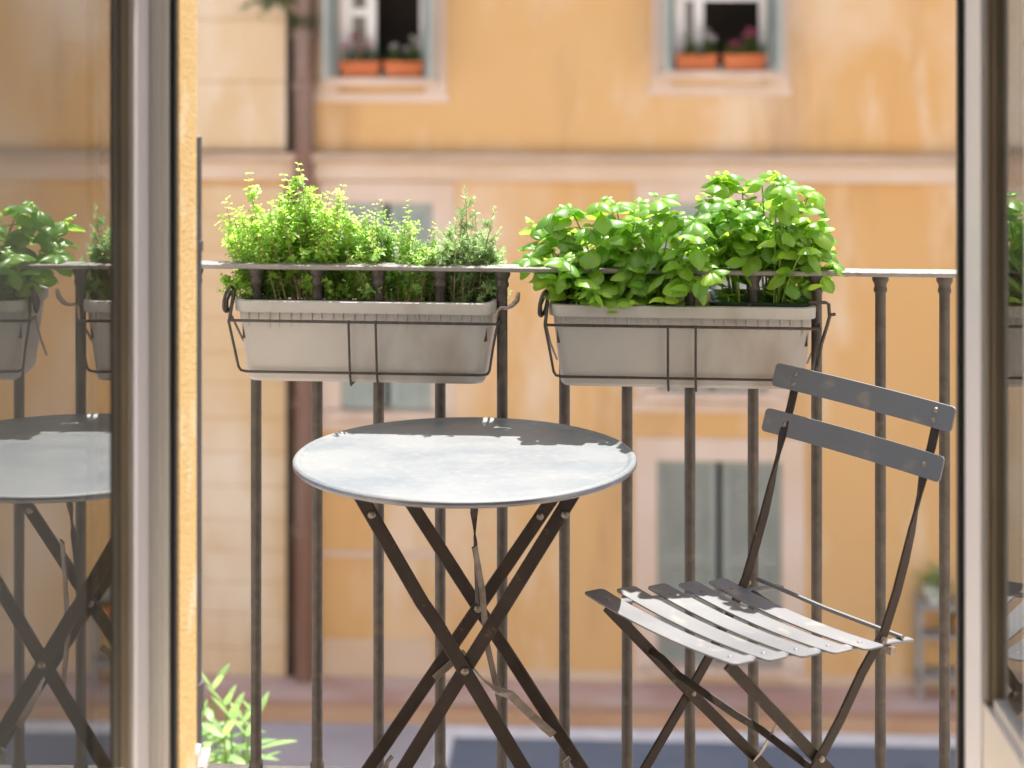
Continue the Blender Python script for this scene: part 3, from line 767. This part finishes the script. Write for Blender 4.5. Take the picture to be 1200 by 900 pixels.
def herb(name, label, c, tips, seed, leafm, stemm, L0, L1, wr, nn, fold=.25, el=(0, 50), lo=.25, side=.0, woody=.0013, whorl=2):
    rnd = random.Random(seed)
    t = thing(name, label, 'plant', (c[0].x, c[0].y, c[0].z))
    st = MB(); lf = Leaves(); cc, hw, hd = c
    for tip in tips:
        tip = tip - cc
        b0 = V((max(-hw, min(hw, tip.x * .6)) + rnd.uniform(-.02, .02), max(-hd, min(hd, tip.y * .55)) + rnd.uniform(-.015, .015), -.02))
        mid = V((b0.x * .5 + tip.x * .5 + rnd.uniform(-.02, .02), b0.y * .5 + tip.y * .5 + rnd.uniform(-.02, .02), tip.z * .62))
        cv = curve(b0, mid, tip, 10)
        st.tube(cv, [woody - woody * .5 * i / 10 for i in range(11)], 5)
        shoots = [(cv, 1.0)]
        for k in range(int(side)):
            u = rnd.uniform(.3, .85); p = cv[int(u * 10)]; d = rdir(rnd.uniform(0, 6.28), R(rnd.uniform(20, 70)))
            e = p + d * rnd.uniform(.02, .05) * (1.15 - u * .5)
            s2 = curve(p, p.lerp(e, .5) + V((0, 0, -.004)), e, 4); st.tube(s2, woody * .45, 4); shoots.append((s2, .45))
        for (cvv, f) in shoots:
            m = len(cvv) - 1; n = max(3, int(nn * f))
            for i in range(n):
                u = lo + (1 - lo) * i / (n - 1) if f == 1 else .15 + .85 * i / (n - 1)
                k = min(m - 1, int(u * m)); p = cvv[k].lerp(cvv[k + 1], u * m - k); ax = (cvv[k + 1] - cvv[k]).normalized()
                o1 = ax.orthogonal().normalized(); o2 = ax.cross(o1); a0 = i * 1.9 + rnd.uniform(-.4, .4)
                for w in range(whorl):
                    a = a0 + 2 * math.pi * w / whorl + rnd.uniform(-.2, .2); e = R(rnd.uniform(*el))
                    d = (o1 * math.cos(a) + o2 * math.sin(a)) * math.cos(e) + ax * math.sin(e)
                    L = rnd.uniform(L0, L1) * (1 if u < .9 else .75)
                    lf.small(p, d, ax, L, L * wr, fold)
    st.build('stem', stemm, t, smooth=True, angle=0); lf.build('foliage', leafm, t)
    return t

rnd = random.Random(21)
def scatter(outline, n, y_lo, jx, off):
    """random tips below a crown outline given as (px, py_top)"""
    out = []
    xs = [o[0] for o in outline]
    for k in range(n):
        px = rnd.uniform(xs[0], xs[-1])
        for i in range(len(xs) - 1):
            if xs[i] <= px <= xs[i + 1]:
                f = (px - xs[i]) / (xs[i + 1] - xs[i]); top = outline[i][1] * (1 - f) + outline[i + 1][1] * f
        py = top + (y_lo - top) * rnd.random() ** 1.5
        out.append(at(px, py, rnd.uniform(*off)))
    return out
tips = [at(293, 203, .08), at(290, 212, .06), at(349, 193, .07), at(352, 200, .03), at(338, 212, .05), at(332, 205, .1), at(268, 232, .06), at(265, 238, .0), at(255, 262, .05), at(401, 218, .07), at(398, 226, .03), at(262, 326, .0), at(255, 340, -.01), at(275, 320, .0)]
tips += scatter([(266, 262), (285, 240), (310, 242), (330, 225), (352, 214), (372, 224), (395, 228), (410, 236), (432, 244)], 88, 335, 0, (-.01, .12))
herb('oregano_plant', 'tall bushy light green oregano filling the dark pot by the drainpipe', (rail_pt(-.400, .05, .912), .105, .06), tips, 31, M['oregano'], M['stem_wood'], .009, .0155, .82, 12, el=(-10, 45), side=7, lo=.28)
tips = [at(447, 236, .06), at(440, 240, .02), at(425, 244, .05), at(478, 236, .05), at(476, 244, .08), at(480, 250, .02), at(508, 262, .05), at(510, 268, .02), at(500, 285, .06)]
tips += scatter([(405, 258), (430, 248), (455, 250), (480, 262), (500, 285), (522, 300)], 70, 345, 0, (-.015, .11))
herb('marjoram_plant', 'fine leaved marjoram between the oregano and the rosemary', (rail_pt(-.225, .05, .905), .085, .06), tips, 33, M['thyme'], M['stem_wood'], .007, .0115, .68, 14, el=(0, 50), side=6, lo=.2)
tips = [at(545, 221, .04), at(546, 232, .07), at(580, 244, .05), at(578, 256, .03), at(556, 248, .06), at(534, 258, .04), at(528, 262, .07), at(566, 274, .05), at(540, 270, .03), at(523, 276, .06), at(586, 268, .06), at(550, 280, .0), at(590, 300, .07)]
tips += scatter([(505, 290), (525, 280), (545, 262), (562, 272), (582, 285), (592, 312)], 75, 345, 0, (-.015, .11))
herb('rosemary_plant', 'upright rosemary with thin spikes at the herb trough end', (rail_pt(-.115, .05, .905), .06, .06), tips, 35, M['rosemary'], M['stem_wood'], .010, .016, .26, 26, fold=.1, el=(20, 62), side=4, lo=.12, whorl=3)

# oleander growing up from the street below the balcony
oc = V((-.715, 5.25, RZ))
t = thing('oleander', 'light green oleander growing up from below the balcony behind the railing', 'plant', oc)
rnd = random.Random(8)
st = MB(); lf = Leaves(); zt = -.33 - RZ
st.tube([(0, 0, 0), (.05, .03, 1.6), (-.03, -.04, 3.2), (0, 0, zt - .8)], [.05, .042, .032, .02], 8)
for k in range(75):
    tip = V((rnd.uniform(-.30, .07), rnd.uniform(-.25, .3), zt - rnd.uniform(.0, .75)))
    if k == 0: tip = V((-.02, 0, zt))
    if k == 1: tip = V((.06, 0, zt - .03))
    if k == 2: tip = V((-.10, 0, zt - .06))
    b0 = V((tip.x * .15, tip.y * .15, max(3.0, tip.z - .75)))
    cv = curve(b0, b0.lerp(tip, .5) + V((tip.x * .1, 0, .05)), tip, 8); st.tube(cv, .003, 5)
    for i in range(2, 9):
        for w in range(3):
            a = i * .9 + w * 2.09 + rnd.uniform(-.3, .3); L = rnd.uniform(.085, .13) * (.7 if i == 8 else 1)
            lf.blade(cv[i], rdir(a, R(rnd.uniform(0, 45) if i < 8 else 65)), (0, 0, 1), L, L * .30, cup=.3, droop=.3, nu=5, nv=2, tip=.9)
st.build('trunk', M['stem_green'], t, smooth=True); lf.build('foliage', M['oleander'], t)

# ------------------------------------------------------------------ bistro table
TC = V((-.0832, 3.632, 0)); TR = .3035
t = thing('bistro_table', 'round folding steel bistro table with pale grey blue top', 'table', TC)
mb = MB()
mb.lathe([(.02, .7050), (TR * .4, .7050), (TR * .7, .7050), (TR - .035, .7050), (TR - .0175, .7050), (TR - .0155, .7052), (TR - .012, .7072), (TR - .008, .7095), (TR - .003, .7090), (TR, .7060)], (0, 0, 0), 128, None, (True, False))
top = mb.build('tabletop', M['table_top'], t, smooth=True, angle=60)
mb = MB()
mb.lathe([(TR - .0005, .7062), (TR + .0012, .7035), (TR + .0008, .6995), (TR - .002, .6965), (TR - .007, .6955), (TR - .010, .6975), (TR - .010, .7025), (.02, .7030)], (0, 0, 0), 128, None, (False, True))
mb.build('rim', M['table_rim'], t, smooth=True, angle=80)
def T(px, py, d): return V(((px - 600) * d / F, d, EYE - (py + 55) * d / F)) - TC
YF, YB = 3.51, 3.85
LW = .0245
def leg(p0, p1, kink=None, col='leg_brown', off=0.0):
    d = (p1 - p0); n = V((0, 1, 0))
    pts = [p0, p1]
    if kink: pts = [p0, p0.lerp(p1, kink[0]) + V((kink[1], 0, 0)), p0.lerp(p1, kink[0] + .05) + V((kink[1] * .2, 0, 0)), p1]
    pts = [p + V((0, off, 0)) for p in pts]
    mb = MB(); mb.bar(pts, LW, .006, n); return mb.build('leg', M[col], t)
def ext(a, b, z):                           # extend the line a-b to height z
    f = (z - a.z) / (b.z - a.z); return a + (b - a) * f
def legline(pa, pb, d, z0, z1):
    a, b = T(*pa, d), T(*pb, d); return ext(a, b, z0), ext(a, b, z1)
zt_, zb_ = .694, .008
a, b = legline((428, 589), (545, 785), YF, zt_, zb_); leg(a, b, (.30, -.004), off=-.0035)
a2, b2 = legline((667, 587), (545, 785), YF, zt_, zb_); leg(a2, b2, off=.0035)
c1, d1 = legline((486, 597), (560, 712), YB, zt_, zb_); leg(c1, d1, off=.0035)
c2, d2 = legline((643, 590), (560, 712), YB, zt_, zb_); leg(c2, d2, off=-.0035)
for (p, s) in ((T(545, 785, YF), -.008), (T(560, 712, YB), -.008), (T(662, 603, YF), .0), (T(633, 604, YB), -.007), (T(436, 602, YF), -.007)):
    mb = MB(); mb.rivet(p + V((0, s, 0)), (0, -1, 0), .0075, .005); mb.build('bolt', M['bolt'], t, smooth=True)   # pivots and top bolts
def rod(name, pts, r, m): mb = MB(); mb.tube(pts, r, 8); return mb.build(name, M[m], t, smooth=True)
for (p, q) in ((a, c1), (a2, c2), (b, d1), (b2, d2)):   # cross bars joining the two leg frames
    z = V((0, 0, -.008 if p.z > .4 else .03)); rod('cross_bar', [p + z, q + z], .005, 'leg_brown')
# folding strut under the centre of the top, twisted once
s0 = V((.012, .02, .70)); s1 = T(560, 707, YB - .06)
mb = MB(); mb.bar([s0, s0.lerp(s1, .18), s0.lerp(s1, .36), s0.lerp(s1, .55), s1], .016, .004, [V((1, .2, 0)), V((1, .1, 0)), V((.5, -1, 0)), V((1, .3, 0)), V((.8, .5, 0))]); mb.build('strut', M['leg_brown'], t)
mb = MB(); mb.bar([T(556, 640, 3.66), T(565, 690, 3.72), T(570, 752, 3.76), T(585, 820, 3.80)], .012, .003, [V((.6, -1, 0))] * 4); mb.build('strut', M['leg_worn'], t)
mb = MB(); mb.bar([T(548, 775, YF + .02), T(566, 798, 3.60), T(580, 808, 3.66), T(598, 814, 3.72), T(622, 838, 3.79), T(648, 861, YB - .008)], .016, .0035, [V((.3, -.4, 1)), V((.3, -.4, 1)), V((0, -.8, .6)), V((0, -1, .2)), V((0, -1, .2)), V((0, -1, 0))]); mb.build('lever', M['leg_worn'], t)
mb = MB(); mb.bar([T(509, 795, YB - .012), T(527, 779, YB - .014), T(545, 764, YB - .016)], .013, .003, V((0, -1, 0))); mb.build('lever', M['leg_worn'], t)
mb = MB(); mb.tube([T(452, 905, YB - .012), T(454, 893, YB - .016), T(460, 886, YB - .012)], .0045, 8); mb.build('latch', M['leg_worn'], t, smooth=True)
mb = MB(); mb.tube([T(664, 905, YB - .012), T(662, 893, YB - .016), T(668, 888, YB - .012)], .0045, 8); mb.build('latch', M['leg_worn'], t, smooth=True)

# ------------------------------------------------------------------ folding bistro chair
CA = math.atan2(-.849, .528)
KS = .972
t = thing('bistro_chair', 'folding steel bistro chair with slatted seat beside the table', 'chair', (.1234, 3.566, 0), CA)
# local frame: x = across the seat, y = towards the backrest
ULx, URx = .048, .399
def ends(n, e):                               # sample positions, denser at the rounded ends
    a = [e * (1 - math.cos(k * math.pi / 12)) for k in range(7)]
    return a + [e + (1 - 2 * e) * k / n for k in range(1, n)] + [1 - q for q in a[::-1]]
def slat(y, z, w, L0, L1, sag, name='seat_slat'):
    n = 16; th = .0028; vs = []; fs = []; r = .010
    us = ends(n, r / (L1 - L0)); n = len(us) - 1
    for i in range(n + 1):
        u = us[i]; x = L0 + (L1 - L0) * u
        e = min(x - L0, L1 - x); hw = w / 2 - (r - math.sqrt(max(0, r * r - (r - e) ** 2)) if e < r else 0) * .8
        zz = z - sag * (1 - (2 * u - 1) ** 2)
        vs += [(x, y - hw, zz), (x, y + hw, zz), (x, y + hw, zz - th), (x, y - hw, zz - th)]
    # denser sampling of the rounded ends
    for i in range(n):
        for k in range(4): fs.append((i * 4 + k, i * 4 + (k + 1) % 4, i * 4 + 4 + (k + 1) % 4, i * 4 + 4 + k))
    fs += [(3, 2, 1, 0), tuple(n * 4 + k for k in range(4))]
    mb = MB(); mb.add(vs, fs)
    for ux in (ULx, URx):
        uu = (ux - L0) / (L1 - L0); mb.rivet((ux, y, z - sag * (1 - (2 * uu - 1) ** 2) - .0006), (0, 0, 1), .0048, .0028)
    return mb.build(name, M['slat'], t)
SW = .043
for k in range(5): slat(.0215 + .0695 * k, .4555 - .0065 * k, SW, 0, .440, .010)
# seat side rails
for ux in (ULx, URx):
    zz = -.010 * (1 - (2 * ux / .44 - 1) ** 2)
    mb = MB(); mb.bar([(ux, .005, .4515 - .0065 * 0 + zz), (ux, .15, .4515 - .0135 + zz), (ux, .33, .4515 - .031 + zz), (ux, .40, .414 + zz * .5), (ux, .415, .4125 + zz * .5)], .018, .005, V((0, 0, 1))); mb.build('seat_rail', M['slat'], t)
def stile(ux, dy):
    pts = [(ux, .463 + dy, .806), (ux, .4535 + dy, .775), (ux, .443 + dy, .740), (ux, .4235 + dy, .690), (ux, .4150 + dy, .660), (ux, .4060 + dy, .632), (ux, .397 + dy, .602), (ux, .381 + dy, .552), (ux, .3626 + dy, .501), (ux, .3364 + dy * .8, .435), (ux, .300, .377), (ux, .253, .3085), (ux, .208, .252), (ux, .1087, .134), (ux, -.0445, -.046)]
    nr = []
    for i in range(len(pts)):
        if i <= 3: nr.append(V((0, 1, .3)))
        elif i == 4: nr.append(V((.45, .9, .2)))
        elif i == 5: nr.append(V((.8, .6, .1)))
        elif i == 6: nr.append(V((1, .25, 0)))
        else: nr.append(V((1, 0, 0)))
    mb = MB(); mb.bar(pts, .0205, .005, nr); return mb.build('back_stile', M['leg_brown'], t)
stile(ULx - .006, 0); stile(URx + .006, .016)
for ux in (ULx + .002, URx - .002):
    mb = MB(); mb.bar([(ux, .018, .440), (ux, .208, .2465), (ux, .503, -.046)], .0205, .005, V((1, 0, 0))); mb.build('rear_leg', M['leg_brown'], t)
def back_slat(zc, h, yc, L0, L1, riv):
    n = 18; th = .003; vs = []; r = .009; tl = .30
    us = ends(n, r / (L1 - L0)); n = len(us) - 1
    for i in range(n + 1):
        u = us[i]; x = L0 + (L1 - L0) * u
        e = min(x - L0, L1 - x); hh = h / 2 - (r - math.sqrt(max(0, r * r - (r - e) ** 2)) if e < r else 0) * .8
        yy = yc - .0055 + .008 * (1 - (2 * u - 1) ** 2) + .016 * u
        for (zz, dy) in ((hh, 0), (-hh, 0), (-hh, th), (hh, th)): vs.append((x, yy + dy + zz * tl, zc + zz))
    fs = []
    for i in range(n):
        for k in range(4): fs.append((i * 4 + k, i * 4 + (k + 1) % 4, i * 4 + 4 + (k + 1) % 4, i * 4 + 4 + k))
    fs += [(3, 2, 1, 0), tuple(n * 4 + k for k in range(4))]
    mb = MB(); mb.add(vs, fs); mb.build('back_slat', M['slat'], t)
    for (ux, dz) in riv:
        u = (ux - L0) / (L1 - L0); yy = yc - .0055 + .008 * (1 - (2 * u - 1) ** 2) + .016 * u
        rv = MB(); rv.rivet((ux, yy + dz * tl + .0002, zc + dz), (0, -1, .3), .0055, .0035); rv.build('rivet', M['bolt'], t, smooth=True)
back_slat(.7945, .042, .4545, -.014, .452, [(ULx - .006, .008), (ULx - .006, -.009), (URx + .006, .008), (URx + .006, -.009)])
back_slat(.7115, .042, .4295, -.014, .450, [(ULx - .006, .0), (URx + .006, .0)])
def crod(name, pts, r, m): mb = MB(); mb.tube(pts, r, 8); return mb.build(name, M[m], t, smooth=True)
crod('cross_rod', [(ULx - .006, .362, .432), (.22, .374, .424), (URx + .006, .392, .420)], .0042, 'slat')
mb = MB(); mb.bar([(ULx, .345, .415), (.16, .335, .404), (.24, .338, .400), (.30, .342, .404), (URx, .350, .413)], .014, .004, V((0, .4, 1))); mb.build('cross_rod', M['leg_brown'], t)
mb = MB(); mb.bar([(ULx + .002, .112, .345), (ULx + .03, .118, .338), (.12, .125, .318), (.25, .150, .285), (.30, .165, .272), (URx, .195, .232)], .013, .004, [V((.3, -.6, .5))] * 6); mb.build('brace', M['leg_brown'], t)
mb = MB(); mb.bar([(ULx + .004, .352, .10), (.16, .28, .165), (.28, .20, .245), (URx - .004, .127, .325)], .013, .0035, V((.3, -.5, .6))); mb.build('brace', M['leg_worn'], t)
crod('cross_rod', [(ULx, .005, .012), (URx, .005, .012)], .005, 'leg_brown'); crod('cross_rod', [(ULx, .43, .035), (URx, .43, .035)], .005, 'leg_brown')
for ux, s in ((ULx - .008, -1), (URx + .0085, 1)):
    for (x_, y_, z_, d_, r_, h_) in ((ux, .208, .2495, s, .0065, .005), (ux, .345, .425, s, .0065, .008), (ux - .012 * s, .208, .2495, -s, .0055, .004)):
        mb = MB(); mb.rivet((x_, y_, z_), (d_, 0, 0), r_, h_); mb.build('bolt', M['bolt'], t, smooth=True)
mb = MB(); mb.box(URx + .004, URx + .02, .352, .364, .400, .412); mb.build('stop', M['bolt'], t)
for ch in t.children: ch.data.transform(Matrix.Translation((0, 0, .0448)) @ Matrix.Scale(KS, 4))

# ------------------------------------------------------------------ light, sky, camera
SUN = V((.15, .385, 1.0)).normalized()
world = bpy.data.worlds.new('World'); scene.world = world; world.use_nodes = True
nt = world.node_tree; bg = nt.nodes['Background']
sky = nt.nodes.new('ShaderNodeTexSky'); sky.sky_type = 'NISHITA'; sky.sun_disc = False
sky.sun_elevation = math.asin(SUN.z); sky.sun_rotation = math.atan2(SUN.x, SUN.y)
sky.dust_density = 2.0
nt.links.new(sky.outputs['Color'], bg.inputs['Color']); bg.inputs['Strength'].default_value = .11
sl = bpy.data.lights.new('sun', 'SUN'); sl.energy = 5.0; sl.angle = R(.53); sl.color = (1, .955, .89)
so = bpy.data.objects.new('sun', sl); COL.objects.link(so); so.rotation_euler = SUN.to_track_quat('Z', 'Y').to_euler()

cam = bpy.data.cameras.new('camera'); co = bpy.data.objects.new('camera', cam); COL.objects.link(co)
co.location = (0, 0, EYE); co.rotation_euler = (R(90), 0, 0)
cam.sensor_width = 36; cam.lens = 72.0; cam.shift_x = 0; cam.shift_y = -505 / 1200
cam.clip_start = .05; cam.clip_end = 500
cam.dof.use_dof = True; cam.dof.focus_distance = 3.68; cam.dof.aperture_fstop = 3.2
scene.camera = co
vs_ = scene.view_settings
vs_.view_transform = 'Standard'; vs_.look = 'None'; vs_.gamma = 1.0; vs_.use_curve_mapping = False; vs_.exposure = 1.8
cy = scene.cycles
cy.use_denoising = True; cy.max_bounces = 10; cy.diffuse_bounces = 5; cy.glossy_bounces = 6; cy.transmission_bounces = 10; cy.transparent_max_bounces = 12
cy.sample_clamp_indirect = 6.0
scene.render.engine = 'CYCLES'
